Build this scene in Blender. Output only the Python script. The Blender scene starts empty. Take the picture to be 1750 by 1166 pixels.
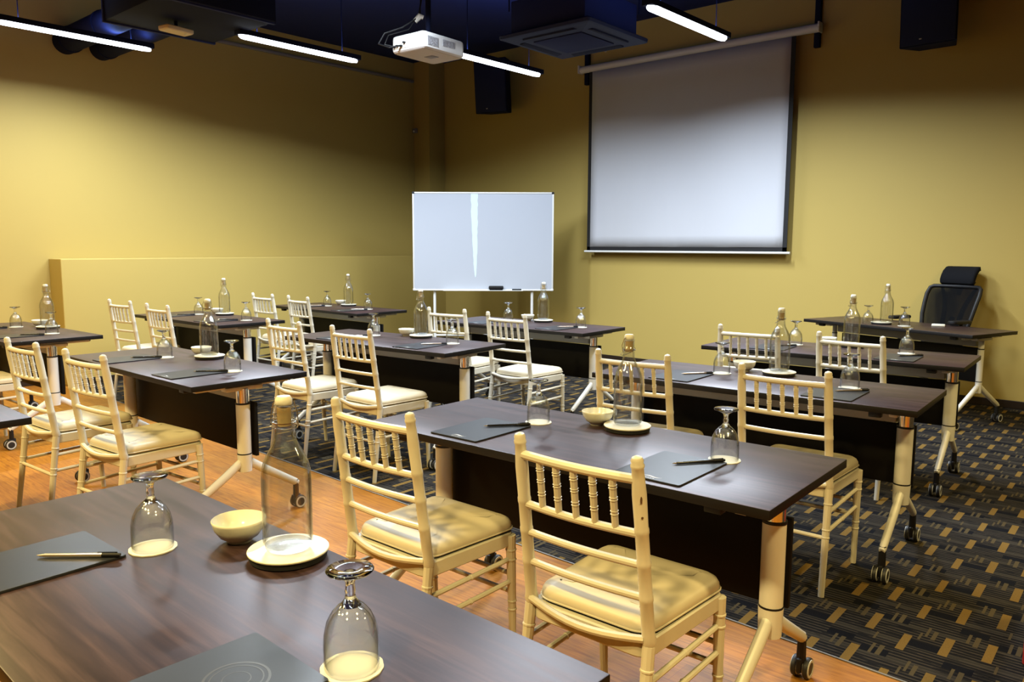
import bpy, bmesh, math, random
from mathutils import Vector, Matrix
random.seed(7)
C = bpy.context.scene.collection
PI = math.pi

# ------------------------------------------------------------------ materials
def mat(name, col, rough=0.5, metal=0.0, spec=0.5, coat=0.0, sheen=0.0):
    m = bpy.data.materials.new(name); m.use_nodes = True
    b = m.node_tree.nodes['Principled BSDF']
    b.inputs['Base Color'].default_value = (*col, 1)
    b.inputs['Roughness'].default_value = rough
    b.inputs['Metallic'].default_value = metal
    b.inputs['Specular IOR Level'].default_value = spec
    b.inputs['Coat Weight'].default_value = coat
    b.inputs['Sheen Weight'].default_value = sheen
    return m

class NT:
    """small node helper"""
    def __init__(s, m): s.m = m; s.n = m.node_tree.nodes; s.l = m.node_tree.links; s.b = s.n['Principled BSDF']
    def new(s, t, **k):
        n = s.n.new(t)
        for a, v in k.items(): setattr(n, a, v)
        return n
    def put(s, sock, v):
        if hasattr(v, 'is_output'): s.l.new(v, sock)
        elif isinstance(v, (tuple, list)) and len(v) == 3 and sock.type == 'RGBA': sock.default_value = (*v, 1)
        else: sock.default_value = v
    def math(s, op, a, b=None, c=None):
        n = s.new('ShaderNodeMath', operation=op)
        for i, v in enumerate((a, b, c)):
            if v is not None: s.put(n.inputs[i], v)
        return n.outputs[0]
    def mix(s, f, a, b):
        n = s.new('ShaderNodeMix', data_type='RGBA')
        s.put(n.inputs[0], f); s.put(n.inputs[6], a); s.put(n.inputs[7], b)
        return n.outputs[2]
    def obj(s): return s.new('ShaderNodeTexCoord').outputs['Object']
    def map(s, v, scale=(1, 1, 1), rot=(0, 0, 0), loc=(0, 0, 0)):
        n = s.new('ShaderNodeMapping'); s.l.new(v, n.inputs[0])
        n.inputs['Scale'].default_value = scale; n.inputs['Rotation'].default_value = rot; n.inputs['Location'].default_value = loc
        return n.outputs[0]
    def noise(s, v, scale=5, detail=4, rough=0.5, dist=0):
        n = s.new('ShaderNodeTexNoise'); s.l.new(v, n.inputs['Vector'])
        n.inputs['Scale'].default_value = scale; n.inputs['Detail'].default_value = detail
        n.inputs['Roughness'].default_value = rough; n.inputs['Distortion'].default_value = dist
        return n.outputs[0]
    def ramp(s, f, stops):
        n = s.new('ShaderNodeValToRGB'); s.put(n.inputs[0], f); e = n.color_ramp.elements
        while len(e) < len(stops): e.new(0.5)
        for i, (p, c) in enumerate(stops): e[i].position = p; e[i].color = (*c, 1)
        return n.outputs[0]
    def bump(s, h, st=0.1, d=0.01):
        n = s.new('ShaderNodeBump'); n.inputs['Strength'].default_value = st; n.inputs['Distance'].default_value = d
        s.l.new(h, n.inputs['Height']); s.l.new(n.outputs[0], s.b.inputs['Normal'])

def m_wall():
    m = mat('mustard_paint', (.47, .37, .105), .62, spec=.3); t = NT(m); o = t.obj()
    f = t.noise(o, .9, 3); f2 = t.noise(o, 55, 2)
    t.put(t.b.inputs['Base Color'], t.mix(f, (.485, .358, .104), (.535, .392, .108))); t.bump(f2, .04, .004)
    return m
def m_wood_floor():
    m = mat('oak_planks', (.5, .22, .06), .42, spec=.28); t = NT(m); o = t.obj()
    br = t.new('ShaderNodeTexBrick'); t.l.new(o, br.inputs['Vector'])
    br.offset = .37; br.inputs['Scale'].default_value = 1; br.inputs['Brick Width'].default_value = 1.2; br.inputs['Row Height'].default_value = .125
    br.inputs['Mortar Size'].default_value = .0012; br.inputs['Color1'].default_value = (.0, .0, .0, 1); br.inputs['Color2'].default_value = (1, 1, 1, 1); br.inputs['Mortar'].default_value = (.5, .5, .5, 1)
    g = t.noise(t.map(o, (2.2, 26, 1)), 3, 6, .6, .6)
    c = t.mix(br.outputs[0], (.35, .135, .013), (.47, .195, .022))
    c = t.mix(t.ramp(g, [(.42, (0, 0, 0)), (.68, (.85, .85, .85))]), c, (.22, .07, .010))
    c = t.mix(t.math('MULTIPLY', br.outputs['Fac'], .55), c, (.16, .06, .02))
    t.put(t.b.inputs['Base Color'], c); t.bump(g, .04, .002)
    return m
def m_carpet():
    m = mat('patterned_carpet', (.02, .02, .025), .95, spec=.1); t = NT(m); o = t.map(t.obj(), rot=(0, 0, math.radians(-1.5)))
    sp = t.new('ShaderNodeSeparateXYZ'); t.l.new(o, sp.inputs[0]); X, Y = sp.outputs[0], sp.outputs[1]
    PX, PY = .375, .302
    def rect(cx, cy, w, h):
        a = t.math('PINGPONG', t.math('ADD', X, PX / 2 - cx + 30 * PX), PX / 2)      # 0 at the edges, PX/2 at the middle
        b = t.math('PINGPONG', t.math('ADD', Y, PY / 2 - cy + 30 * PY), PY / 2)
        return t.math('MULTIPLY', t.math('GREATER_THAN', a, PX / 2 - w / 2), t.math('GREATER_THAN', b, PY / 2 - h / 2))
    def union(rs):
        r = None
        for q in rs:
            k = rect(*q); r = k if r is None else t.math('MAXIMUM', r, k)
        return r
    # fine weft lines that run with the rows, broken up by noise
    nz = t.noise(t.map(o, (5, 60, 1)), 2, 2)
    ln = t.math('PINGPONG', t.math('ADD', Y, 10), .0105)
    lines = t.math('MULTIPLY', t.math('GREATER_THAN', ln, .0065), t.math('GREATER_THAN', nz, .43))
    band = t.math('GREATER_THAN', t.math('PINGPONG', t.math('ADD', Y, 10), .0755), .060)
    base = t.mix(t.noise(o, 300, 2), (.0045, .0045, .0055), (.0125, .0120, .0130))
    c = t.mix(t.math('MULTIPLY', lines, .85), base, (.054, .044, .034))
    c = t.mix(t.math('MULTIPLY', band, .5), c, (.05, .044, .034))
    block = union([(.06, .07, .09, .05), (.19, .21, .10, .05), (.31, .12, .09, .05)])
    c = t.mix(block, c, (.0045, .005, .008))
    gold = union([(0, 0, .030, .148), (.125, .20, .027, .135), (.25, .255, .030, .15)])
    tick = union([(.050, .085, .010, .080), (.076, .085, .016, .080), (.176, .03, .009, .08), (.200, .015, .014, .075), (.30, .07, .010, .08), (.326, .06, .016, .085), (.035, .19, .008, .06), (.16, .285, .008, .06)])
    c = t.mix(tick, c, (.075, .057, .03))
    c = t.mix(gold, c, t.mix(t.noise(o, 220, 2), (.135, .080, .020), (.215, .132, .036)))
    t.put(t.b.inputs['Base Color'], c); t.bump(t.noise(o, 500, 2), .3, .004)
    return m
def m_table():
    m = mat('wenge_laminate', (.03, .02, .018), .34, spec=.55); t = NT(m); t.b.inputs['Specular Tint'].default_value = (1, .92, .98, 1); o = t.obj()
    g = t.noise(t.map(o, (1.1, 17, 4)), 2.6, 6, .62, .5)
    c = t.ramp(g, [(.32, (.016, .0075, .0078)), (.5, (.034, .0175, .0175)), (.68, (.068, .037, .037))])
    t.put(t.b.inputs['Base Color'], c)
    t.put(t.b.inputs['Roughness'], t.math('MULTIPLY_ADD', g, .12, .32)); t.bump(g, .03, .001)
    return m
def m_chair():
    m = mat('ivory_lacquer', (.78, .72, .58), .38); t = NT(m); o = t.obj()
    g = t.noise(o, 12, 4)
    t.put(t.b.inputs['Base Color'], t.mix(g, (.64, .58, .45), (.75, .70, .575)))
    return m
def m_thin_glass():
    m = bpy.data.materials.new('thin_clear_glass'); m.use_nodes = True; t = m.node_tree; n = t.nodes; l = t.links
    n.remove(n['Principled BSDF']); out = n['Material Output']
    tr = n.new('ShaderNodeBsdfTransparent'); gl = n.new('ShaderNodeBsdfGlossy'); mx = n.new('ShaderNodeMixShader'); lw = n.new('ShaderNodeLayerWeight'); pw = n.new('ShaderNodeMath'); ma = n.new('ShaderNodeMath')
    rp = n.new('ShaderNodeValToRGB'); e = rp.color_ramp.elements
    lw.inputs[0].default_value = .5
    e.new(.80); e[0].position = .35; e[0].color = (.982, .986, .984, 1); e[1].color = (.74, .76, .75, 1); e[2].position = 1.0; e[2].color = (.22, .24, .23, 1)
    gl.inputs['Roughness'].default_value = .07; pw.operation = 'POWER'; pw.inputs[1].default_value = 3.6; ma.operation = 'MULTIPLY_ADD'; ma.inputs[1].default_value = .85; ma.inputs[2].default_value = .095
    l.new(lw.outputs['Facing'], rp.inputs[0]); l.new(rp.outputs[0], tr.inputs[0]); l.new(lw.outputs['Facing'], pw.inputs[0]); l.new(pw.outputs[0], ma.inputs[0]); l.new(ma.outputs[0], mx.inputs[0])
    l.new(tr.outputs[0], mx.inputs[1]); l.new(gl.outputs[0], mx.inputs[2]); l.new(mx.outputs[0], out.inputs[0])
    return m
def m_solid_glass():
    m = mat('solid_clear_glass', (1, 1, 1), .02); b = m.node_tree.nodes['Principled BSDF']
    b.inputs['Transmission Weight'].default_value = 1; b.inputs['IOR'].default_value = 1.48
    return m
def m_emit(name, col, st):
    m = bpy.data.materials.new(name); m.use_nodes = True; n = m.node_tree.nodes
    b = n['Principled BSDF']; b.inputs['Base Color'].default_value = (.8, .8, .8, 1)
    b.inputs['Emission Color'].default_value = (*col, 1); b.inputs['Emission Strength'].default_value = st
    return m
def m_mesh():
    m = bpy.data.materials.new('black_net'); m.use_nodes = True; t = m.node_tree; n = t.nodes; l = t.links
    b = n['Principled BSDF']; b.inputs['Base Color'].default_value = (.004, .0045, .006, 1); b.inputs['Roughness'].default_value = .9; b.inputs['Specular IOR Level'].default_value = .15
    tr = n.new('ShaderNodeBsdfTransparent'); mx = n.new('ShaderNodeMixShader'); mx.inputs[0].default_value = .70
    l.new(tr.outputs[0], mx.inputs[1]); l.new(b.outputs[0], mx.inputs[2]); l.new(mx.outputs[0], n['Material Output'].inputs[0])
    return m
def m_screen():
    m = mat('projection_fabric', (.62, .63, .68), .8, spec=.15); t = NT(m); o = t.obj()
    t.bump(t.noise(t.map(o, (1.6, 1, .5)), 1.1, 2, .5, 1.2), .25, .06)
    return m

M = dict(
    chip=mat('bare_brown_wood', (.10, .045, .015), .8),
    edge=mat('black_edge_band', (.006, .005, .005), .5, spec=.3),
    paintdark=mat('taupe_paint', (.10, .075, .05), .7),
    wall=m_wall(), wood=m_wood_floor(), carpet=m_carpet(), table=m_table(), chair=m_chair(),
    cushion=mat('cream_leatherette', (.68, .60, .44), .42), ceil=mat('navy_ceiling_paint', (.016, .024, .10), .8, spec=.2),
    duct=mat('navy_duct_paint', (.008, .011, .036), .75, spec=.12), acu=mat('navy_unit_shell', (.022, .032, .10), .6, spec=.2), white=mat('white_powder_coat', (.78, .76, .70), .35),
    black=mat('black_plastic', (.007, .007, .009), .5, spec=.35), blackpanel=mat('black_panel_laminate', (.0035, .003, .003), .6, spec=.2),
    chrome=mat('chrome', (.75, .72, .68), .12, 1), grey=mat('grey_steel_beam', (.42, .42, .40), .45), tyre=mat('caster_tread', (.015, .015, .017), .5),
    rim=mat('pale_grey_caster_rim', (.55, .55, .53), .4), glass=m_thin_glass(), sglass=m_solid_glass(),
    stopper=mat('white_stopper', (.82, .80, .70), .45), cork=mat('cork_plug', (.55, .40, .20), .8), wire=mat('steel_wire', (.55, .52, .45), .25, 1),
    ceramic=mat('white_glazed_ceramic', (.84, .81, .68), .2), paper=mat('white_paper', (.84, .81, .70), .7), cork_base=mat('black_cork_base', (.01, .01, .01), .8),
    folder=mat('charcoal_card', (.020, .022, .028), .36, spec=.4), logo=mat('white_print', (.75, .76, .78), .5), emboss=mat('grey_deboss', (.055, .057, .062), .3),
    pen=mat('black_pen_barrel', (.012, .012, .016), .22), tip_and_glare=mat('champagne_tip_and_glare', (.72, .60, .50), .28, .85),  # true metal on pen tips; on barrels it paints the glare of black pens
    base=mat('dark_brown_baseboard', (.022, .012, .006), .45), projector=mat('white_projector_shell', (.78, .77, .76), .4), vent=mat('grey_vent', (.30, .30, .33), .6),
    under=mat('beige_projector_base', (.62, .57, .50), .6), board=mat('whiteboard_enamel', (.50, .53, .60), .22), alu=mat('white_aluminium', (.80, .80, .78), .35),
    board_streak=mat('pale_streak', (.70, .86, .88), .3), fabric=m_screen(), border=mat('black_screen_border', (.006, .006, .008), .7),
    case=mat('white_screen_case', (.70, .69, .66), .4), navy=mat('navy_speaker_grille', (.016, .022, .062), .7, spec=.15), net=m_mesh(), office=mat('black_office_fabric', (.004, .0045, .007), .85, spec=.2),
    led=m_emit('led_diffuser', (.86, .93, 1.0), 7), red=mat('red_plastic', (.55, .03, .02), .4), apbox=mat('cream_plastic', (.78, .66, .45), .5), trunk=mat('grey_trunking', (.22, .21, .20), .5),
)

# ------------------------------------------------------------------ mesh helpers
def nb(): return bmesh.new()
def box(bm, c, s, rot=None, bev=0.0, seg=2):
    """a box centred on c with full size s"""
    r = bmesh.ops.create_cube(bm, size=1.0); vs = r['verts']
    bmesh.ops.scale(bm, vec=s, verts=vs)
    if bev > 0:
        es = list({e for v in vs for e in v.link_edges})
        r2 = bmesh.ops.bevel(bm, geom=es, offset=bev, segments=seg, profile=.5, affect='EDGES')
        vs = list({v for v in r2['verts']} | {v for v in vs if v.is_valid})
    mt = Matrix.Translation(Vector(c))
    if rot is not None: mt = mt @ rot.to_4x4()
    bmesh.ops.transform(bm, matrix=mt, verts=vs)
    return vs
def tube(bm, pts, rad, n=10, cap=True, sx=1.0):
    pts = [Vector(p) for p in pts]
    if not hasattr(rad, '__len__'): rad = [rad] * len(pts)
    rings = []; up = None
    for i, p in enumerate(pts):
        d = (pts[min(i + 1, len(pts) - 1)] - pts[max(i - 1, 0)]).normalized()
        if up is None:
            a = Vector((0, 1, 0)) if abs(d.y) < .9 else Vector((1, 0, 0))
            u = d.cross(a).normalized()
        else:
            u = (up - d * up.dot(d)).normalized()
        up = u; w = d.cross(u)
        rings.append([bm.verts.new(p + (u * math.cos(2 * PI * k / n) * sx + w * math.sin(2 * PI * k / n)) * rad[i]) for k in range(n)])
    for a, b in zip(rings, rings[1:]):
        for k in range(n): bm.faces.new((a[k], a[(k + 1) % n], b[(k + 1) % n], b[k]))
    if cap:
        bm.faces.new(rings[0][::-1]); bm.faces.new(rings[-1])
    return rings
def lathe(bm, prof, n=24, c=(0, 0, 0), axis='Z', closed=False):
    """prof: (radius, height) list; zero radius closes on the axis"""
    c = Vector(c); rings = []
    def P(r, h, a):
        v = Vector((r * math.cos(a), r * math.sin(a), h))
        if axis == 'X': v = Vector((v.z, v.x, v.y))
        if axis == 'Y': v = Vector((v.y, v.z, v.x))
        return v + c
    for r, h in prof:
        rings.append([bm.verts.new(P(0, h, 0))] if r < 1e-6 else [bm.verts.new(P(r, h, 2 * PI * k / n)) for k in range(n)])
    pr = list(zip(rings, rings[1:]))
    if closed: pr.append((rings[-1], rings[0]))
    for a, b in pr:
        for k in range(n):
            k2 = (k + 1) % n
            if len(a) == 1 and len(b) == 1: continue
            if len(a) == 1: bm.faces.new((a[0], b[k2], b[k]))
            elif len(b) == 1: bm.faces.new((a[k], a[k2], b[0]))
            else: bm.faces.new((a[k], a[k2], b[k2], b[k]))
def slab(bm, outline, layers):
    """outline: 2-d loop (counter-clockwise); layers: (inset, z) bottom to top"""
    n = len(outline); o = [Vector((p[0], p[1], 0)) for p in outline]
    cx = sum(o, Vector()) / n; rings = []
    for ins, z in layers:
        ring = []
        for k in range(n):
            t = (o[(k + 1) % n] - o[k - 1]).normalized(); nn = Vector((-t.y, t.x, 0))
            p = o[k] + nn * ins
            ring.append(bm.verts.new((p.x, p.y, z)))
        rings.append(ring)
    for a, b in zip(rings, rings[1:]):
        for k in range(n): bm.faces.new((a[k], a[(k + 1) % n], b[(k + 1) % n], b[k]))
    bm.faces.new(rings[0][::-1])
    top = bm.verts.new((cx.x, cx.y, layers[-1][1] + (layers[-1][1] - layers[-2][1]) * .4)) if len(layers) > 3 else None
    if top:
        for k in range(n): bm.faces.new((rings[-1][k], rings[-1][(k + 1) % n], top))
    else: bm.faces.new(rings[-1])
def rrect(x0, x1, y0, y1, r, n=5, fx=0.0):
    """rounded rectangle loop; fx widens it towards y1"""
    out = []
    for (cx, cy, a0) in ((x1 - r, y0 + r, -PI / 2), (x1 - r, y1 - r, 0), (x0 + r, y1 - r, PI / 2), (x0 + r, y0 + r, PI)):
        for k in range(n + 1):
            a = a0 + PI / 2 * k / n; x, y = cx + r * math.cos(a), cy + r * math.sin(a)
            x *= 1 + fx * (y - y0) / (y1 - y0)
            out.append((x, y))
    return out
def obj(name, bm, m, parent=None, smooth=35, label=None):
    bmesh.ops.recalc_face_normals(bm, faces=bm.faces)
    me = bpy.data.meshes.new(name); bm.to_mesh(me); bm.free()
    if m is not None: me.materials.append(m)
    if smooth:
        for p in me.polygons: p.use_smooth = True
        me.set_sharp_from_angle(angle=math.radians(smooth))
    o = bpy.data.objects.new(name, me); C.objects.link(o)
    if parent is not None: o.parent = parent
    if label: o['label'] = label
    return o
def thing(name, label=None, cat=None, loc=(0, 0, 0), rz=0, group=None):
    o = bpy.data.objects.new(name, None); C.objects.link(o); o.empty_display_size = .05
    o.location = loc; o.rotation_euler = (0, 0, rz)
    tag(o, label, cat, group); return o
def tag(o, label=None, cat=None, group=None, kind=None):
    if label: o['label'] = label
    if cat: o['category'] = cat
    if group: o['group'] = group
    if kind: o['kind'] = kind
    return o
def dup(root, loc, rz, label, group=None):
    r = root.copy(); C.objects.link(r); r.location = loc; r.rotation_euler = (0, 0, rz); r['label'] = label
    if group: r['group'] = group
    for ch in root.children:
        c = ch.copy(); C.objects.link(c); c.parent = r
        for g in ch.children:
            d = g.copy(); C.objects.link(d); d.parent = c
    return r
class Kind:
    """first placement uses the prototype itself, later ones are copies"""
    def __init__(s, make): s.make = make; s.proto = None; s.used = False
    def place(s, loc, rz, label, group=None):
        if s.proto is None:
            s.proto = s.make(); r = s.proto; r.location = loc; r.rotation_euler = (0, 0, rz); r['label'] = label
            if group: r['group'] = group
            return r
        return dup(s.proto, loc, rz, label, group)
def R(d): return math.radians(d)

# ------------------------------------------------------------------ the room
YB, XL, XF, YP, XR, YN, ZC = 7.95, -8.66, -8.34, 7.655, 2.6, -3.2, 3.96
Y_LEDGE = 2.806
def struct(name, bm, m, smooth=None):
    o = obj(name, bm, m, None, smooth); o['kind'] = 'structure'; return o
def edge_y(x): return 2.60 - .030 * x                                   # where the wood ends and the carpet begins
b = nb(); vs = [b.verts.new(v) for v in ((XL, YN, 0), (XR, YN, 0), (XR, edge_y(XR), 0), (XL, edge_y(XL), 0))]; b.faces.new(vs)
r = bmesh.ops.extrude_face_region(b, geom=b.faces[:]); bmesh.ops.translate(b, vec=(0, 0, -.08), verts=[v for v in r['geom'] if isinstance(v, bmesh.types.BMVert)])
struct('floor_wood', b, M['wood'])
b = nb(); vs = [b.verts.new(v) for v in ((XL, edge_y(XL), 0), (XR, edge_y(XR), 0), (XR, YB, 0), (XL, YB, 0))]; b.faces.new(vs)
r = bmesh.ops.extrude_face_region(b, geom=b.faces[:]); bmesh.ops.translate(b, vec=(0, 0, -.08), verts=[v for v in r['geom'] if isinstance(v, bmesh.types.BMVert)])
struct('floor_carpet', b, M['carpet'])
W = .12
b = nb(); box(b, ((XL + XR) / 2, YB + W / 2, ZC / 2), (XR - XL + 2 * W, W, ZC)); struct('wall_back', b, M['wall'])
b = nb(); box(b, (XL - W / 2, (YN + YB) / 2, ZC / 2), (W, YB - YN, ZC)); struct('wall_left', b, M['wall'])
b = nb(); box(b, (XR + W / 2, (YN + YB) / 2, ZC / 2), (W, YB - YN, ZC)); struct('wall_right', b, M['paintdark'])
b = nb(); box(b, ((XL + XR) / 2, YN - W / 2, ZC / 2), (XR - XL + 2 * W, W, ZC)); struct('wall_front', b, M['paintdark'])
b = nb(); box(b, ((XL + XR) / 2, (YN + YB) / 2, ZC + .05), (XR - XL + 2 * W, YB - YN + 2 * W, .1)); struct('ceiling', b, M['ceil'])
b = nb(); box(b, ((XL + XF) / 2, (Y_LEDGE + YP) / 2, 1.255 / 2), (XF - XL, YP - Y_LEDGE, 1.255), bev=.008); struct('wall_ledge', b, M['wall'])
b = nb(); box(b, ((XL + XF) / 2, (YP + YB) / 2, ZC / 2), (XF - XL, YB - YP, ZC)); struct('wall_pillar', b, M['wall'])
b = nb(); box(b, ((XF + XR) / 2, YB - .008, .033), (XR - XF, .016, .066), bev=.003); struct('baseboard_back', b, M['base'])
b = nb(); box(b, (XF + .008, (Y_LEDGE + YB) / 2, .033), (.016, YB - Y_LEDGE, .066), bev=.003); struct('baseboard_left', b, M['base'])
b = nb(); box(b, (XL + .008, (YN + Y_LEDGE) / 2, .033), (.016, Y_LEDGE - YN, .066), bev=.003); struct('baseboard_near', b, M['base'])
b = nb()                                                                    # thin metal strip over the joint
x0, x1 = XF + .03, XR - .02
tube(b, [(x0, edge_y(x0), .002), (x1, edge_y(x1), .002)], .004, 6); struct('trim_1', b, M['trunk'])

# ------------------------------------------------------------------ tables
TL, TW, TH = 1.533, .62, .745
def make_caster(t, lx, ly, side):
    c = nb(); tube(c, [(lx, ly, .155), (lx, ly, .06)], [.014, .016], 8); box(c, (lx, ly, .05), (.018, .05, .05), bev=.006)
    c = obj('caster', c, M['black'], t)
    for s in (-1, 1):
        w = nb(); lathe(w, [(0, -.009), (.022, -.009), (.0335, -.007), (.035, -.003), (.035, .003), (.0335, .007), (.022, .009), (0, .009)], 20, (lx + s * .019, ly + side * .012, .0355), 'X'); obj('wheel', w, M['tyre'], c)
        w = nb(); lathe(w, [(.0215, -.0102), (.0300, -.0102), (.0300, .0102), (.0215, .0102)], 20, (lx + s * .019, ly + side * .012, .0355), 'X', True); obj('wheel_rim', w, M['rim'], c)
def make_table(r=.034):
    t = thing('training_table', cat='table')
    b = nb(); box(b, (0, 0, TH - .0135), (TL, TW, .027), bev=.0025); tt = obj('tabletop', b, M['table'], t); tt.data.materials.append(M['edge'])
    for p in tt.data.polygons:
        if p.normal.z < .5: p.material_index = 1
    b = nb(); box(b, (0, .052, .475), (1.40 if r > .03 else 1.24, .018, .275), bev=.003); obj('modesty_panel', b, M['blackpanel'], t)
    b = nb(); box(b, (0, .010, .660), (1.26, .05, .070), bev=.008); obj('cross_beam', b, M['grey'], t)
    for s in (-1, 1):
        lx = s * .665
        b = nb(); tube(b, [(lx, 0, .355), (lx, 0, .61)], r, 24); col = obj('leg_column', b, M['white'], t)
        b = nb(); tube(b, [(lx, 0, .612), (lx, 0, .688)], r * .93, 24); obj('chrome_collar' if r > .03 else 'upper_tube', b, M['chrome'] if r > .03 else M['white'], col)
        for z in (.611, .354):
            b = nb(); lathe(b, [(r * .9, -.004), (r * 1.05, -.004), (r * 1.05, .004), (r * .9, .004)], 24, (lx, 0, z), 'Z', True); obj('black_ring', b, M['black'], col)
        b = nb(); tube(b, [(lx, 0, .352), (lx, 0, .265), (lx, 0, .262)], [r * 1.06, r * .98, r * .8], 24)
        obj('leg_hub', b, M['white'], t)
        b = nb(); box(b, (lx, 0, .703), (.035, .50, .016), bev=.004); box(b, (lx, 0, .69), (.055, .20, .022), bev=.006); obj('support_arm', b, M['white'], t)
        for q in (-1, 1):
            b = nb(); tube(b, [(lx, q * .012, .318), (lx, q * .10, .258), (lx, q * .288, .142), (lx, q * .300, .135)], [.0215, .022, .019, .015], 12, sx=.8); obj('foot', b, M['white'], t)
            make_caster(t, lx, q * .288, q)
            b = nb(); box(b, (s * .60, q * .262, TH - .04), (.05, .035, .026), bev=.004); obj('stacking_bumper', b, M['black'], t)
    return t
def make_slim_table(): return make_table(.0225)
TABLES = {  # name: (x, y, degrees, phrase for labels, label)
    'D0': (-1.401, .640, -.4, 'the nearest table', 'nearest dark wood table, filling the bottom left corner of the photo'),
    'DL': (-4.050, .660, 0, 'the cropped table', 'dark table only its corner showing at the left frame edge, beneath the chairs'),
    'C1': (-1.539, 2.109, 2.0, 'the front right-hand table', 'dark wood table straddling wood floor and carpet, with two ivory chairs behind the nearest table'),
    'C2': (-1.601, 3.631, 3.2, 'the second right-hand table', 'dark table on the carpet, second from the front in the right-hand column'),
    'C3': (-1.731, 5.049, 3.5, 'the third right-hand table', 'dark table on the carpet just in front of the presenter table'),
    'B2': (-4.215, 1.984, 0, 'the front middle table', 'dark table in the middle column nearest the wood floor, showing its white leg'),
    'B3': (-4.212, 3.486, 5.3, 'the second middle table', 'dark table in the middle column with two ivory chairs standing on carpet'),
    'B4': (-4.244, 4.983, 2.9, 'the table before the whiteboard', 'dark table farthest back in the middle column, right before the whiteboard'),
    'A1': (-6.702, 1.918, 1.7, 'the front left-hand table', 'dark table at the left frame edge before the end of the wall ledge'),
    'A2': (-6.753, 3.455, 1.1, 'the second left-hand table', 'dark table in front of the wall ledge, second in the left-hand column'),
    'A3': (-6.830, 4.933, -.9, 'the farthest left-hand table', 'dark table in the far corner beside the ledge, left of the whiteboard'),
}
tk = Kind(make_table)
def world(t, lx, ly):
    x, y, d = TABLES[t][:3]; a = R(d)
    return x + lx * math.cos(a) - ly * math.sin(a), y + lx * math.sin(a) + ly * math.cos(a)
for k, (x, y, d, ph, lab) in TABLES.items():
    tk.place((x, y, 0), R(d), lab, 'dark flip-top training tables')
TABLES['C4'] = (-1.899, 7.144, -18.4, 'the presenter table', '')
o = make_slim_table(); o.location = (-1.899, 7.144, 0); o.rotation_euler = (0, 0, R(-18.4)); o.name = 'presenter_table'
tag(o, 'angled dark presenter table with slim white legs in front of the black office chair')

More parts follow.
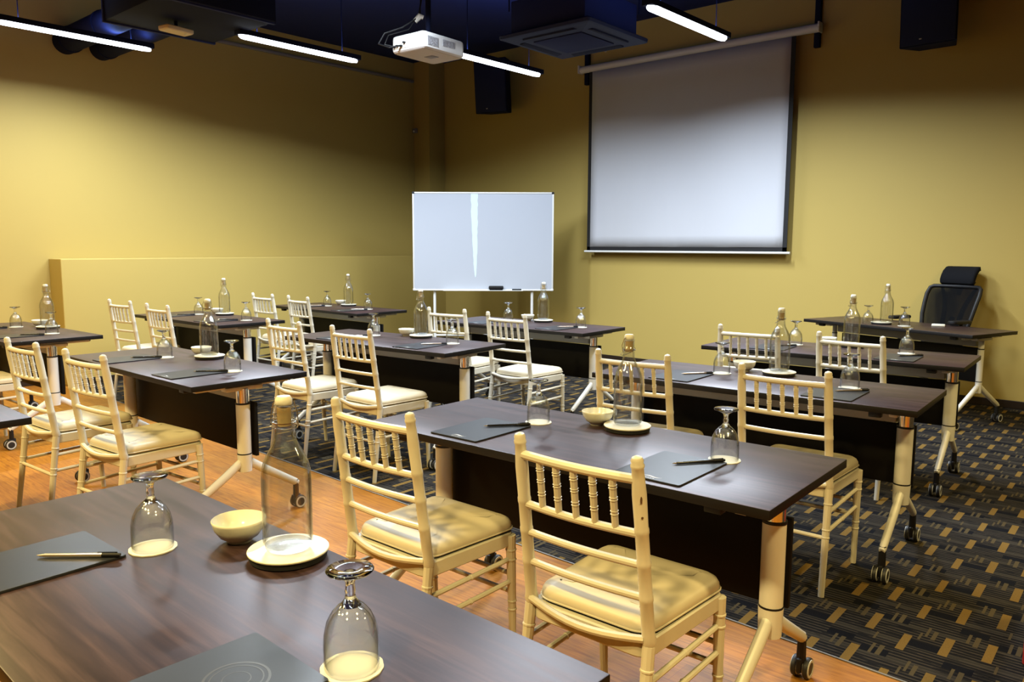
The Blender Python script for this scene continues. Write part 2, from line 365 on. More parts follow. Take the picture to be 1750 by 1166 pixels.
# ------------------------------------------------------------------ chiavari chairs
def ring_tube(b, p0, p1, r0, r1, rings=(), n=10, bulge=.0022):
    """a straight turned rod from p0 to p1 with raised rings at the given fractions"""
    p0, p1 = Vector(p0), Vector(p1); st = {0.0: 0, 1.0: 0}
    for f in rings:
        st[f - .010] = 0; st[f - .005] = bulge; st[f + .005] = bulge; st[f + .010] = 0
    ks = sorted(st); tube(b, [p0.lerp(p1, k) for k in ks], [r0 + (r1 - r0) * k + st[k] for k in ks], n)
def make_chair():
    t = thing('chiavari_chair', cat='chair')
    def post(s, z):                                                     # the back post's centre line above the seat
        f = (z - .44) / (.915 - .44); return Vector((s * (.182 - .007 * f), -.185 - .065 * f, z))
    for s in (-1, 1):
        b = nb(); ring_tube(b, (s * .190, -.245, 0), (s * .183, -.186, .43), .0125, .0165, (.55, .62, .86))
        zs = [.43, .445, .46, .545, .55, .56, .565, .635, .64, .65, .655, .72, .725, .735, .74, .82, .86, .884, .888, .894, .898, .905, .912, .916]
        rs = [.0165, .0195, .0165, .0165, .018, .018, .0165, .0165, .018, .018, .0165, .0165, .018, .018, .0165, .0175, .0155, .0145, .0165, .0165, .0145, .0155, .012, .004]
        tube(b, [post(s, z) for z in zs], rs, 12); obj('rear_leg', b, M['chair'], t)
        b = nb(); ring_tube(b, (s * .196, .178, .43), (s * .190, .200, 0), .0175, .0115, (.12, .2, .55, .62)); obj('front_leg', b, M['chair'], t)
        for z0, z1 in ((.335, .345), (.255, .265)):
            b = nb(); fy = lambda z: .178 + .022 * (1 - z / .43); ry = lambda z: -.186 - .059 * (1 - z / .43)
            ring_tube(b, (s * .186, ry(z0), z0), (s * .193, fy(z1), z1), .0085, .0085, (.5,), 8); obj('side_stretcher', b, M['chair'], t)
    def bow(z, depth, r, name, k=9):
        b = nb(); pts = []; a, c = post(-1, z), post(1, z)
        for i in range(k + 1):
            f = i / k; p = a.lerp(c, f); p.y -= depth * math.sin(PI * f); pts.append(p)
        tube(b, pts, r, 10); obj(name, b, M['chair'], t); return pts
    top = bow(.857, .016, .0125, 'top_rail'); low = bow(.720, .014, .0110, 'back_rail'); bow(.640, .012, .0100, 'back_rail'); bow(.555, .012, .0100, 'back_rail')
    for i in range(5):
        f = .19 + .155 * i
        def at(z):
            p = post(-1, z).lerp(post(1, z), f); p.y -= .015 * math.sin(PI * f); return p
        b = nb(); ring_tube(b, at(.722), at(.855), .0088, .0095, (.28, .34, .55, .6, .78, .83), 8, .0016); obj('baluster', b, M['chair'], t)
    for z, y0, nm in ((.29, .186, 'front_stretcher'), (.225, .190, 'front_stretcher')):
        b = nb(); tube(b, [(-.193, y0, z), (.193, y0, z)], .0085, 8); obj(nm, b, M['chair'], t)
    b = nb(); tube(b, [(-.187, -.215, .235), (.187, -.215, .235)], .0085, 8); obj('rear_stretcher', b, M['chair'], t)
    b = nb(); out = rrect(-.183, .183, -.195, .205, .04, 5, .10)
    slab(b, out, [(.003, .392), (0, .396), (0, .436), (.004, .440)]); obj('seat_frame', b, M['chair'], t)
    b = nb(); tube(b, [(-.176 + .352 * i / 10, -.196 - .022 * math.sin(PI * i / 10), .448 - .016 * math.sin(PI * i / 10)) for i in range(11)], .0105, 8); obj('seat_bow', b, M['chair'], t)
    b = nb(); out = rrect(-.172, .172, -.178, .212, .05, 6, .13)
    slab(b, out, [(.008, .4405), (-.002, .446), (-.004, .456), (-.003, .466), (.004, .477), (.018, .485), (.045, .490), (.085, .492)]); cu = obj('seat_cushion', b, M['cushion'], t)
    b = nb(); loop = [Vector((p[0], p[1], .4505)) for p in rrect(-.177, .177, -.182, .217, .052, 6, .13)]
    tube(b, loop + [loop[0]], .0026, 6, False); obj('cushion_piping', b, M['cushion'], cu)
    return t
CH = {'C1L': ((-1.870, 1.464), 1.0, 'ivory spindle-back chair facing the front right-hand table, left of the nearest pair'),
      'C1R': ((-1.123, 1.501), 1.5, 'ivory spindle-back chair with chipped post, largest of all chairs, at bottom centre'),
      'C2L': ((-1.950, 3.033), 6.5, 'ivory chair behind the tall bottle on the front right-hand table'),
      'C2R': ((-1.244, 3.052), 2.6, 'ivory chair whose seat shows beyond the front right-hand table corner'),
      'C3L': ((-2.075, 4.524), 7.0, 'ivory chair at the left of the third right-hand table'),
      'C3R': ((-1.463, 4.497), -3.0, 'ivory chair at the right of the third right-hand table'),
      'B2L': ((-4.469, 1.294), 4.0, 'ivory chair on wood floor, left of the pair at the front middle table'),
      'B2R': ((-3.767, 1.335), 5.5, 'ivory chair on wood floor, right of the pair at the front middle table'),
      'B3L': ((-4.454, 2.792), 1.0, 'ivory chair on carpet, left of the pair at the second middle table'),
      'B3R': ((-3.779, 2.819), 1.5, 'ivory chair on carpet, right of the pair at the second middle table'),
      'B4L': ((-4.400, 4.199), 8.0, 'white chair under the left half of the whiteboard, seen behind a bottle'),
      'B4R': ((-3.770, 4.19), 1.5, 'white chair standing fully visible in front of the whiteboard table'),
      'A1R': ((-6.290, 1.300), 2.0, 'ivory chair cut off by the left frame edge, only its seat corner showing'),
      'A2L': ((-7.113, 2.842), 5.5, 'small white chair against the yellow ledge, left of the pair'),
      'A2R': ((-6.382, 2.841), 2.0, 'small white chair against the yellow ledge, right of the pair behind an upturned goblet'),
      'A3L': ((-7.085, 4.217), 1.0, 'smallest white chair, left of the pair at the farthest left-hand table'),
      'A3R': ((-6.461, 4.218), -3.0, 'small white chair, right of the pair at the farthest left-hand table')}
ck = Kind(make_chair)
for k, ((px, py), d, lab) in CH.items():
    a = R(d); oy = .25
    o = ck.place((px - oy * math.sin(a), py + oy * math.cos(a), 0), a, lab, 'ivory spindle-back banquet chairs')
    if k == 'C1R': chipped = o
for z, h in ((.812, .020), (.768, .007)):                               # flaked paint on one post of the nearest chair
    f = (z - .44) / .475; b = nb(); n = 9; cx, cy = .182 - .007 * f, -.185 - .065 * f
    ring = [(math.cos(2 * PI * i / n) * .0032 * random.uniform(.7, 1.2), math.sin(2 * PI * i / n) * h / 2 * random.uniform(.8, 1.1)) for i in range(n)]
    rows = [[b.verts.new((cx + (.0180 + dr) * math.sin(.75 + u / .0180 * 1.0), cy - (.0180 + dr) * math.cos(.75 + u / .0180 * 1.0), z + v)) for u, v in ring] for dr in (-.004, .0)]
    for i in range(n): b.faces.new((rows[0][i], rows[0][(i + 1) % n], rows[1][(i + 1) % n], rows[1][i]))
    b.faces.new(rows[1]); b.faces.new(rows[0][::-1]); obj('paint_chip', b, M['chip'], chipped, label='dark brown spot of flaked paint')

# ------------------------------------------------------------------ things on the tables
def make_bottle():
    t = thing('glass_bottle', cat='bottle')
    H = .245
    outer = [(0, .003), (.030, .003), (.044, 0), (.0495, .004), (.0505, .012), (.0505, .150), (.0495, .168), (.0455, .186), (.038, .203), (.0295, .218), (.0235, .231), (.0205, .244), (.0195, .258), (.0195, .268), (.0225, .270), (.0225, .276), (.0190, .279), (.0180, .298), (.0195, .301), (.0195, .305), (.0150, .306)]
    b = nb(); lathe(b, outer[4:] + [(.0150, .300), (.0155, .258), (.0190, .235), (.0255, .219), (.0345, .202), (.0420, .185), (.0465, .167), (.0475, .150), (.0475, .014)], 32); obj('bottle_body', b, M['glass'], t, 50)
    b = nb(); lathe(b, [(0, .0035), (.044, .0035), (.047, .008), (.047, .012), (.036, .0125), (0, .0165)], 28); obj('bottle_base', b, M['glass'], t, 50)
    b = nb(); lathe(b, [(0, .262), (.0135, .262), (.0145, .300), (0, .300)], 16); obj('cork_plug', b, M['cork'], t)
    b = nb(); lathe(b, [(0, .306), (.0155, .306), (.0172, .309), (.0168, .318), (.0135, .3235), (0, .3245)], 20); obj('stopper', b, M['stopper'], t)
    b = nb()
    lathe(b, [(.0212, .272), (.0238, .272), (.0238, .2745), (.0212, .2745)], 20, (0, 0, -.004), 'Z', True)
    for s in (-1, 1):
        tube(b, [(s * .0235, 0, .270), (s * .0275, .004, .262), (s * .026, .010, .285), (s * .021, .006, .306), (s * .019, 0, .314)], .0012, 6)
    tube(b, [(-.0275, .004, .262), (-.024, .020, .252), (0, .029, .246), (.024, .020, .252), (.0275, .004, .262)], .0012, 6)
    obj('wire_bail', b, M['wire'], t)
    return t
def make_goblet():
    t = thing('water_goblet', cat='glass')                                   # stands upside down: rim below, foot on top
    prof = [(.0410, 0), (.0425, .004), (.0425, .040), (.0415, .056), (.0375, .074), (.0300, .089), (.0200, .100), (.0105, .107), (0, .110)]
    b = nb(); lathe(b, [(.0409, .040), (.0407, .004)] + prof[:-1] + [(.0090, .0985), (.0180, .094), (.0280, .084), (.0355, .070), (.0395, .054), (.0407, .040)], 28); bw = obj('bowl', b, M['glass'], t, 50)
    b = nb(); lathe(b, [(0, .101), (.0165, .101), (.0125, .1065), (.0085, .112), (.0075, .119), (.0085, .123), (.0075, .128), (.0070, .136), (.0095, .143), (0, .1445)], 20); obj('stem', b, M['sglass'], t, 60)
    b = nb(); lathe(b, [(0, .143), (.0100, .1435), (.0200, .149), (.0355, .1545), (.0368, .157), (.0355, .159), (.0180, .160), (0, .1595)], 28); obj('foot', b, M['sglass'], t, 60)
    return t
def make_paper_coaster():
    b = nb(); n = 56
    out = [((.0485 + .0005 * math.cos(14 * 2 * PI * k / n)) * math.cos(2 * PI * k / n), (.0485 + .0005 * math.cos(14 * 2 * PI * k / n)) * math.sin(2 * PI * k / n)) for k in range(n)]
    slab(b, out, [(0, .0003), (0, .0025)]); o = obj('paper_coaster', b, M['paper'], None); tag(o, None, 'coaster'); return o
def make_bottle_coaster():
    t = thing('bottle_coaster', cat='coaster')
    b = nb(); lathe(b, [(0, .0005), (.072, .0005), (.079, .003), (.0805, .0155), (0, .0155)], 40); obj('coaster_base', b, M['cork_base'], t)
    b = nb(); lathe(b, [(0, .0155), (.0825, .0155), (.0835, .0170), (.0835, .0190), (.0825, .0200), (.079, .0195), (0, .0195)], 40); obj('coaster_top', b, M['ceramic'], t)
    return t
def make_bowl():
    t = thing('candy_bowl', cat='bowl')
    b = nb(); lathe(b, [(0, .004), (.022, .003), (.030, .006), (.042, .014), (.053, .030), (.0575, .046), (.0585, .050), (.0570, .0515), (.0550, .048), (.0505, .032), (.0400, .018), (.028, .011), (0, .009)], 36); obj('bowl_shell', b, M['ceramic'], t, 60)
    b = nb(); lathe(b, [(.0215, 0), (.0265, 0), (.0285, .006), (.0215, .005)], 28, closed=True); obj('foot_ring', b, M['ceramic'], t, 60)
    return t
def make_folder(ring=False):
    t = thing('card_folder', cat='folder')
    b = nb(); slab(b, rrect(-.107, .107, -.150, .150, .006, 3), [(.0005, .0004), (0, .001), (0, .0052), (.0005, .0058)]); obj('folder_cover', b, M['folder'], t)
    if not ring:
        b = nb(); n = 14; up, dn = [], []                                # a small flourish with a line under it
        for k in range(n + 1):
            f = k / n; x = -.022 + .060 * f; y = -.128 + .0045 * math.sin(f * 2 * PI) + .006 * f; w = .0036 * math.sin(PI * min(1, f * 1.05)) + .0004
            up.append(b.verts.new((x, y + w, .0061))); dn.append(b.verts.new((x, y - w * .5, .0061)))
        for k in range(n): b.faces.new((dn[k], dn[k + 1], up[k + 1], up[k]))
        for x in (-.012, -.004, .004, .012, .020): box(b, (x, -.1385, .0060), (.0052, .0022, .0004))
        obj('logo_mark', b, M['logo'], t, None, label='small white printed logo')
    else:
        b = nb()
        for r0, r1 in ((.046, .050), (.038, .040), (.020, .0215)):
            lathe(b, [(r0, .0057), (r1, .0057), (r1, .0061), (r0, .0061)], 56, (.005, .055, 0), 'Z', True)
        obj('logo_ring', b, M['emboss'], t, None, label='faint debossed ring logo')
    return t
def make_pen(barrel):
    t = thing('pen', cat='pen')
    b = nb(); lathe(b, [(0, -.076), (.0028, -.076), (.0040, -.072), (.0045, .045), (0, .045)], 12, (0, 0, 0), 'X'); obj('barrel', b, M[barrel], t)
    b = nb(); lathe(b, [(0, -.088), (.0008, -.088), (.0030, -.076), (0, -.076)], 10, (0, 0, 0), 'X'); obj('tip', b, M['tip_and_glare'], t)
    b = nb(); lathe(b, [(0, .045), (.0050, .045), (.0050, .076), (.0038, .082), (0, .082)], 12, (0, 0, 0), 'X'); obj('cap', b, M['black'], t)
    b = nb(); box(b, (.056, 0, .0062), (.040, .0028, .0014), bev=.0004); box(b, (.074, 0, .0045), (.004, .0028, .004)); obj('clip', b, M['black'], t)
    return t
K = dict(bottle=Kind(make_bottle), goblet=Kind(make_goblet), pc=Kind(make_paper_coaster), bc=Kind(make_bottle_coaster), bowl=Kind(make_bowl), folder=Kind(make_folder), pb=Kind(lambda: make_pen('pen')), ps=Kind(lambda: make_pen('tip_and_glare')))
SET = {  # table: goblet 1, goblet 2, bottle, bowl (table frame), pen kind, folder offsets
    'D0': ((-.250, .059), (.461, .054), (.007, .229), (-.154, .207), 'ps'),
    'C1': ((-.268, .094), (.481, .055), (.047, .203), (-.085, .212), 'pb'),
    'C2': ((-.229, .086), (.408, .057), (.020, .222), (-.172, .245), 'ps'),
    'C3': ((-.286, .110), (.394, .100), (.038, .222), (-.118, .245), 'pb'),
    'B2': ((-.270, .045), (.482, .053), (-.048, .204), (-.205, .235), 'pb'),
    'B3': ((-.279, .105), (.484, .090), (.080, .222), (-.080, .240), 'ps'),
    'B4': ((-.281, .097), (.507, .052), (.006, .222), (-.180, .245), 'ps'),
    'A1': ((-.303, .097), (.409, .100), (-.007, .222), (-.235, .245), 'pb'),
    'A2': ((-.323, .095), (.546, .069), (-.080, .222), (-.262, .245), 'pb'),
    'A3': ((-.262, .060), (.417, .087), (-.097, .218), (-.270, .240), 'ps'),
}
Z = TH
for tn, (g1, g2, bt, bw, pk) in SET.items():
    ph = TABLES[tn][3]; a = R(TABLES[tn][2])
    for g, side in ((g1, 'left'), (g2, 'right')):
        x, y = world(tn, *g); rz = random.uniform(0, 6)
        K['pc'].place((x, y, Z), rz, f'white paper coaster under the {side} upturned goblet on {ph}', 'paper coasters')
        K['goblet'].place((x, y, Z + .0026), rz, f'clear water goblet upside down, {side} of the two on {ph}', 'upturned goblets')
    x, y = world(tn, *bt)
    K['bc'].place((x, y, Z), 0, f'round white coaster with black base under the bottle on {ph}', 'bottle coasters')
    K['bottle'].place((x, y, Z + .0197), random.uniform(-.6, .6) + 1.2, f'clear glass bottle with white stopper on {ph}', 'swing-top glass bottles')
    x, y = world(tn, *bw)
    K['bowl'].place((x, y, Z), 0, f'small empty white bowl beside the bottle on {ph}', 'small white bowls')
    fs = ((-.347, -.133, .8, 'left'), (.400, -.133, -.8, 'right'))
    if tn == 'D0': fs = ((-.344, -.152, 1.5, 'left'),)
    for fx, fy, fd, side in fs:
        x, y = world(tn, fx, fy)
        K['folder'].place((x, y, Z), a + R(fd + random.uniform(-1.5, 1.5)), f'charcoal card folder lying at the {side} seat of {ph}', 'charcoal card folders')
        dx, dy, pd = (.047, .082, 44) if tn == 'D0' else (.048, .088, 50)
        x, y = world(tn, fx + dx, fy + dy)
        nm = 'black-capped pen with glare-coloured barrel' if pk == 'ps' else 'black pen'
        K[pk].place((x, y, Z + .0106), a + R(pd + random.uniform(-3, 3)), f'{nm} across the {side} folder on {ph}', 'pens')
f2 = make_folder(True); x, y = world('D0', .362, -.142); f2.location = (x, y, Z); f2.rotation_euler = (0, 0, R(-1)); tag(f2, 'charcoal folder with faint ring logo cut off by the bottom frame edge', None, 'charcoal card folders')
# the presenter table's own tray of bottle and goblet
x, y = world('C4', -.103, -.141)
K['bc'].place((x, y, Z), 0, 'white coaster shared by bottle and goblet on the presenter table', 'bottle coasters')
x, y = world('C4', -.062, -.135); K['bottle'].place((x, y, Z + .0197), 1.0, 'clear glass bottle on the presenter table against the yellow wall', 'swing-top glass bottles')
x, y = world('C4', -.172, -.225); K['goblet'].place((x, y, Z + .0005), .5, 'upturned goblet beside the bottle on the presenter table', 'upturned goblets')
x, y = world('C4', .095, -.125); K['pc'].place((x, y, Z), .5, 'white paper coaster under the right goblet on the presenter table', 'paper coasters'); K['goblet'].place((x, y, Z + .0026), .5, 'upturned goblet standing right of the coaster on the presenter table', 'upturned goblets')
x, y = world('C4', .25, .10)
t = thing('remote_control', 'small white remote control on the presenter table by the office chair', 'remote control', (x, y, Z), R(10))
b = nb(); box(b, (0, 0, .011), (.10, .038, .020), bev=.006); obj('remote_body', b, M['stopper'], t)
b = nb(); [box(b, (-.03 + .02 * i, 0, .0215), (.009, .009, .003), bev=.001) for i in range(4)]; obj('buttons', b, M['rim'], t)

# ------------------------------------------------------------------ office chair
oc = thing('office_chair', 'black mesh office chair with headrest behind the presenter table', 'chair', (-1.79, 7.475, 0), R(180 - 22))
for k in range(5):
    a = 2 * PI * k / 5 + .3; b = nb(); tube(b, [(.03 * math.cos(a), .03 * math.sin(a), .11), (.29 * math.cos(a), .29 * math.sin(a), .075)], [.026, .017], 10); arm = obj('base_spoke', b, M['black'], oc)
    b = nb(); lathe(b, [(0, -.022), (.024, -.022), (.029, -.012), (.029, .012), (.024, .022), (0, .022)], 16, (.29 * math.cos(a), .29 * math.sin(a), .0295), 'X'); tube(b, [(.29 * math.cos(a), .29 * math.sin(a), .03), (.29 * math.cos(a), .29 * math.sin(a), .08)], .008, 8); obj('caster', b, M['black'], arm)
b = nb(); tube(b, [(0, 0, .09), (0, 0, .26), (0, 0, .261), (0, 0, .42)], [.034, .034, .020, .020], 16); obj('gas_column', b, M['black'], oc)
b = nb(); slab(b, rrect(-.24, .24, -.22, .25, .09, 6), [(.03, .425), (0, .44), (-.004, .47), (.004, .49), (.03, .502), (.08, .506)]); obj('seat', b, M['office'], oc)
RC = math.tan(R(15))
def bk(x, z, off=0.0):                                                     # a point on the reclined, slightly dished back
    return Vector((x, -.205 - (z - .50) * RC - .05 + .10 * (x / .25) ** 2 * .5 + .05 * math.cos((z - .72) * 4.2) + off, z))
prof = [(.17, .53), (.195, .60), (.215, .70), (.232, .80), (.240, .90), (.245, .98), (.235, 1.035), (.21, 1.050)]
loop = [bk(-w, z) for w, z in prof] + [bk(x, 1.052) for x in (-.14, -.05, .05, .14)] + [bk(w, z) for w, z in reversed(prof)] + [bk(x, .515) for x in (.11, .03, -.03, -.11)]
b = nb(); tube(b, loop + [loop[0]], .0175, 10, False); obj('back_frame', b, M['black'], oc)
b = nb(); rows = []
for w, z in prof: rows.append([b.verts.new(bk(w * (i / 5 - 1), z, -.004)) for i in range(11)])
for r0, r1 in zip(rows, rows[1:]):
    for i in range(10): b.faces.new((r0[i], r0[i + 1], r1[i + 1], r1[i]))
net = obj('back_mesh', b, M['net'], oc); sd = net.modifiers.new('thickness', 'SOLIDIFY'); sd.thickness = .002
for s in (-1, 1):
    b = nb(); tube(b, [bk(s * .16, 1.04, -.03), bk(s * .115, .95, -.04), bk(s * .085, .85, -.045), bk(s * .075, .75, -.045), bk(s * .07, .62, -.05)], [.012, .018, .02, .02, .018], 10); obj('back_strut', b, M['black'], oc)
b = nb(); tube(b, [bk(-.13, .68, .012), bk(0, .665, .03), bk(.13, .68, .012)], [.045, .055, .045], 12, sx=.35); obj('lumbar_pad', b, M['office'], oc)
b = nb(); tube(b, [(0, -.05, .43), (0, -.24, .44), bk(0, .56, -.05), bk(0, .78, -.055)], [.03, .03, .032, .022], 10); obj('spine', b, M['black'], oc)
b = nb(); tube(b, [bk(0, .98, -.03), bk(0, 1.10, -.03), bk(0, 1.13, -.01)], [.022, .018, .016], 10); obj('headrest_stem', b, M['black'], oc)
b = nb(); rows = []
for j, (z, d) in enumerate(((1.065, .00), (1.08, .035), (1.11, .055), (1.15, .060), (1.19, .055), (1.222, .030), (1.228, .005))):
    rows.append([b.verts.new(bk(x, z, d) + Vector((0, .25 * x * x * 4 * .3, 0))) for x in [(-.150 + .030 * i) for i in range(11)]])
for r0, r1 in zip(rows, rows[1:]):
    for i in range(10): b.faces.new((r0[i], r0[i + 1], r1[i + 1], r1[i]))
hr = obj('headrest', b, M['office'], oc); sd = hr.modifiers.new('thickness', 'SOLIDIFY'); sd.thickness = .035; sd.offset = -1
for s in (-1, 1):
    b = nb(); tube(b, [(s * .20, -.02, .44), (s * .275, -.02, .46), (s * .285, -.03, .72), (s * .285, -.03, .757)], [.016, .018, .018, .014], 10); ar = obj('arm_post', b, M['black'], oc)
    b = nb(); slab(b, rrect(s * .285 - .04, s * .285 + .04, -.14, .11, .035, 4), [(.006, .757), (0, .764), (0, .778), (.008, .786)]); obj('armrest', b, M['black'], ar)

# ------------------------------------------------------------------ whiteboard on its stand, turned out of the corner
wx0, wy0, wx1, wy1 = -7.10, 6.235, -5.855, 7.352
wl = math.hypot(wx1 - wx0, wy1 - wy0); wa = math.atan2(wy1 - wy0, wx1 - wx0)
wb = thing('whiteboard', 'white mobile whiteboard on thin legs standing in the room corner', 'whiteboard', ((wx0 + wx1) / 2, (wy0 + wy1) / 2, 0), wa)
zb, zt = .862, 2.025; hw = wl / 2
b = nb(); box(b, (0, 0, (zb + zt) / 2), (wl - .03, .018, zt - zb - .03)); obj('board_panel', b, M['board'], wb, None)
b = nb()
for z in (zb + .009, zt - .009): box(b, (0, 0, z), (wl, .028, .018), bev=.004)
for s in (-1, 1): box(b, (s * (hw - .009), 0, (zb + zt) / 2), (.018, .028, zt - zb), bev=.004)
fr = obj('board_frame', b, M['alu'], wb)
for s in (-1, 1):
    for z in (zb, zt):
        b = nb(); box(b, (s * (hw - .012), 0, z + (.012 if z == zb else -.010)), (.034, .034, .030), bev=.010); obj('corner_cap', b, M['alu'] if z == zb else M['black'], fr)
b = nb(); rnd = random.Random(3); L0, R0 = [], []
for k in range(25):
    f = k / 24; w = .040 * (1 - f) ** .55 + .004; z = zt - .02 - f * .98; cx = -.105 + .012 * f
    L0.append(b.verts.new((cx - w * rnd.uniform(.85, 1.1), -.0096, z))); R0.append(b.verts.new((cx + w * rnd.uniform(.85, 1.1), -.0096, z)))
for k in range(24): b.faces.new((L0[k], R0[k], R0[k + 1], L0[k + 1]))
rs = obj('jagged_streak', b, M['board_streak'], wb, None, label='pale jagged streak down the board'); sd = rs.modifiers.new('thickness', 'SOLIDIFY'); sd.thickness = .0006; sd.offset = 0  # pale jagged strip on the panel, narrowing downwards
b = nb(); box(b, (0, -.045, zb + .004), (.95, .065, .006), bev=.002); box(b, (0, -.077, zb + .005), (.95, .004, .008), bev=.001); obj('pen_tray', b, M['alu'], wb)
for s in (-1, 1):
    b = nb(); tube(b, [(s * .585, .035, zt - .3), (s * .585, .035, .10)], .017, 12); lg = obj('leg', b, M['alu'], wb)
    b = nb(); tube(b, [(s * .585, -.26, .085), (s * .585, -.20, .105), (s * .585, .27, .105), (s * .585, .33, .085)], .015, 10); obj('foot_bar', b, M['alu'], lg)
    for q in (-.25, .32):
        b = nb(); lathe(b, [(0, -.012), (.026, -.012), (.030, -.006), (.030, .006), (.026, .012), (0, .012)], 16, (s * .585, q, .0305), 'X'); box(b, (s * .585, q, .055), (.036, .03, .05), bev=.006); obj('caster', b, M['black'], lg)
b = nb(); tube(b, [(-.585, .035, .32), (.585, .035, .32)], .012, 10); obj('leg_stretcher', b, M['alu'], wb)
def on_board(lx, ly, z): return ((wx0 + wx1) / 2 + lx * math.cos(wa) - ly * math.sin(wa), (wy0 + wy1) / 2 + lx * math.sin(wa) + ly * math.cos(wa), z)
t = thing('board_eraser', 'black eraser lying on the whiteboard pen tray', 'eraser', on_board(.155, -.045, zb + .0072), wa)
b = nb(); box(b, (0, 0, .032), (.175, .052, .042), bev=.010); obj('handle', b, M['black'], t)
b = nb(); box(b, (0, 0, .006), (.155, .05, .012), bev=.001); obj('felt', b, M['office'], t)
t = thing('marker_pen', 'short black marker pen on the whiteboard tray right of the eraser', 'marker', on_board(.40, -.045, zb + .0165), wa)
b = nb(); lathe(b, [(0, -.055), (.0085, -.055), (.0092, -.05), (.0092, .02), (0, .02)], 12, (0, 0, 0), 'X'); obj('barrel', b, M['black'], t)
b = nb(); lathe(b, [(0, .0202), (.0088, .0202), (.0080, .055), (0, .057)], 12, (0, 0, 0), 'X'); obj('cap', b, M['office'], t)

# ------------------------------------------------------------------ projection screen
ps = thing('projection_screen', 'large white pull-down projection screen on the yellow back wall', 'projection screen', (0, YB - .11, 0))
sx0, sx1, sz0, sz1 = -5.712, -3.215, 1.345, 3.455
b = nb(); tube(b, [(-5.845, 0, 3.497), (-2.995, 0, 3.497)], .042, 16); box(b, (-4.42, .02, 3.515), (2.85, .07, .05), bev=.012); cs = obj('screen_case', b, M['case'], ps)
for x in (-5.852, -2.988):
    b = nb(); box(b, (x, 0, 3.50), (.018, .105, .098), bev=.008); obj('case_end_cap', b, M['stopper'], cs)
bw_ = .045
b = nb(); nx, nz = 24, 16; g = []
for j in range(nz + 1):
    z = sz0 + bw_ + (sz1 - sz0 - bw_) * j / nz
    g.append([b.verts.new((sx0 + bw_ + (sx1 - sx0 - 2 * bw_) * i / nx, .006 * math.sin(i * .55 + 1.0 * j / nz) * (1 - j / nz) - .012, z)) for i in range(nx + 1)])
for j in range(nz):
    for i in range(nx): b.faces.new((g[j][i], g[j][i + 1], g[j + 1][i + 1], g[j + 1][i]))
fb = obj('screen_fabric', b, M['fabric'], ps, 80); sd = fb.modifiers.new('thickness', 'SOLIDIFY'); sd.thickness = .0015
b = nb(); box(b, ((sx0 + sx1) / 2, -.009, sz0 + bw_ / 2), (sx1 - sx0, .004, bw_))
for s, x in ((1, sx0), (-1, sx1)): box(b, (x + s * bw_ / 2, -.009, (sz0 + sz1) / 2), (bw_, .004, sz1 - sz0))
obj('black_border', b, M['border'], ps, None)
b = nb(); tube(b, [(sx0 - .035, -.008, sz0 - .012), (sx1 + .035, -.008, sz0 - .012)], .0135, 12); obj('bottom_bar', b, M['alu'], ps)
for x, z0, z1 in ((-5.865, 3.33, ZC - .27), (-3.038, 3.33, ZC - .01)):
    b = nb(); box(b, (x + (.06 if x < -5 else 0), .075, (z0 + z1) / 2), (.055, .05, z1 - z0), bev=.004); obj('mounting_bracket', b, M['duct'], ps)

# ------------------------------------------------------------------ wall speakers
def make_speaker():
    t = thing('wall_speaker', cat='speaker')
    b = nb(); slab(b, [(-.225, -.14), (.225, -.14), (.15, .14), (-.15, .14)], [(.006, 0), (0, .006), (0, .654), (.006, .66)]); obj('cabinet', b, M['duct'], t)
    b = nb(); box(b, (0, -.147, .33), (.43, .014, .635), bev=.005); gr = obj('front_grille', b, M['navy'], t)
    b = nb(); box(b, (-.055, -.156, .055), (.020, .006, .010), bev=.002); obj('maker_badge', b, M['rim'], gr)
    b = nb(); tube(b, [(0, .12, .36), (0, .262, .36)], .022, 10); box(b, (0, .266, .36), (.12, .012, .18), bev=.003); obj('wall_bracket', b, M['black'], t)
    return t
sk = Kind(make_speaker)
o = sk.place((-7.06, 7.655, 3.10), R(14), 'dark navy loudspeaker on the wall left of the projection screen', 'wall loudspeakers'); o.rotation_euler = (R(6), 0, R(16))
o = sk.place((-1.935, 7.645, 3.115), 0, 'dark navy loudspeaker on the wall right of the screen, cut by top frame edge', 'wall loudspeakers'); o.rotation_euler = (R(4), 0, R(-2))

# ------------------------------------------------------------------ ceiling: lamps, projector, ducts, air conditioner
def make_lamp():
    t = thing('linear_ceiling_light', cat='ceiling light')
    b = nb(); box(b, (0, 0, .046), (.095, 1.28, .045), bev=.004); obj('lamp_housing', b, M['duct'], t)
    b = nb(); slab(b, [(-.030, -.60), (0, -.63), (.030, -.60), (.045, -.56), (.045, .56), (.030, .60), (0, .63), (-.030, .60), (-.045, .56), (-.045, -.56)], [(.012, 0), (.002, .008), (0, .0235)]); obj('led_diffuser', b, M['led'], t, None)
    for y in (-.45, .45):
        b = nb(); tube(b, [(0, y, .068), (0, y, ZC - 3.17)], .004, 6); obj('hanger_rod', b, M['duct'], t)
    return t
lk = Kind(make_lamp)
for (x, y), lab in (((-7.45, 2.76), 'long lit linear lamp cut by the left frame edge'), ((-6.37, 4.28), 'lit linear lamp between the small ceiling box and the projector'),
                    ((-5.42, 5.92), 'lit linear lamp partly hidden behind the white projector'), ((-3.29, 5.86), 'lit linear lamp hanging in front of the projection screen top')):
    lk.place((x, y, 3.16), 0, lab, 'linear ceiling lamps')

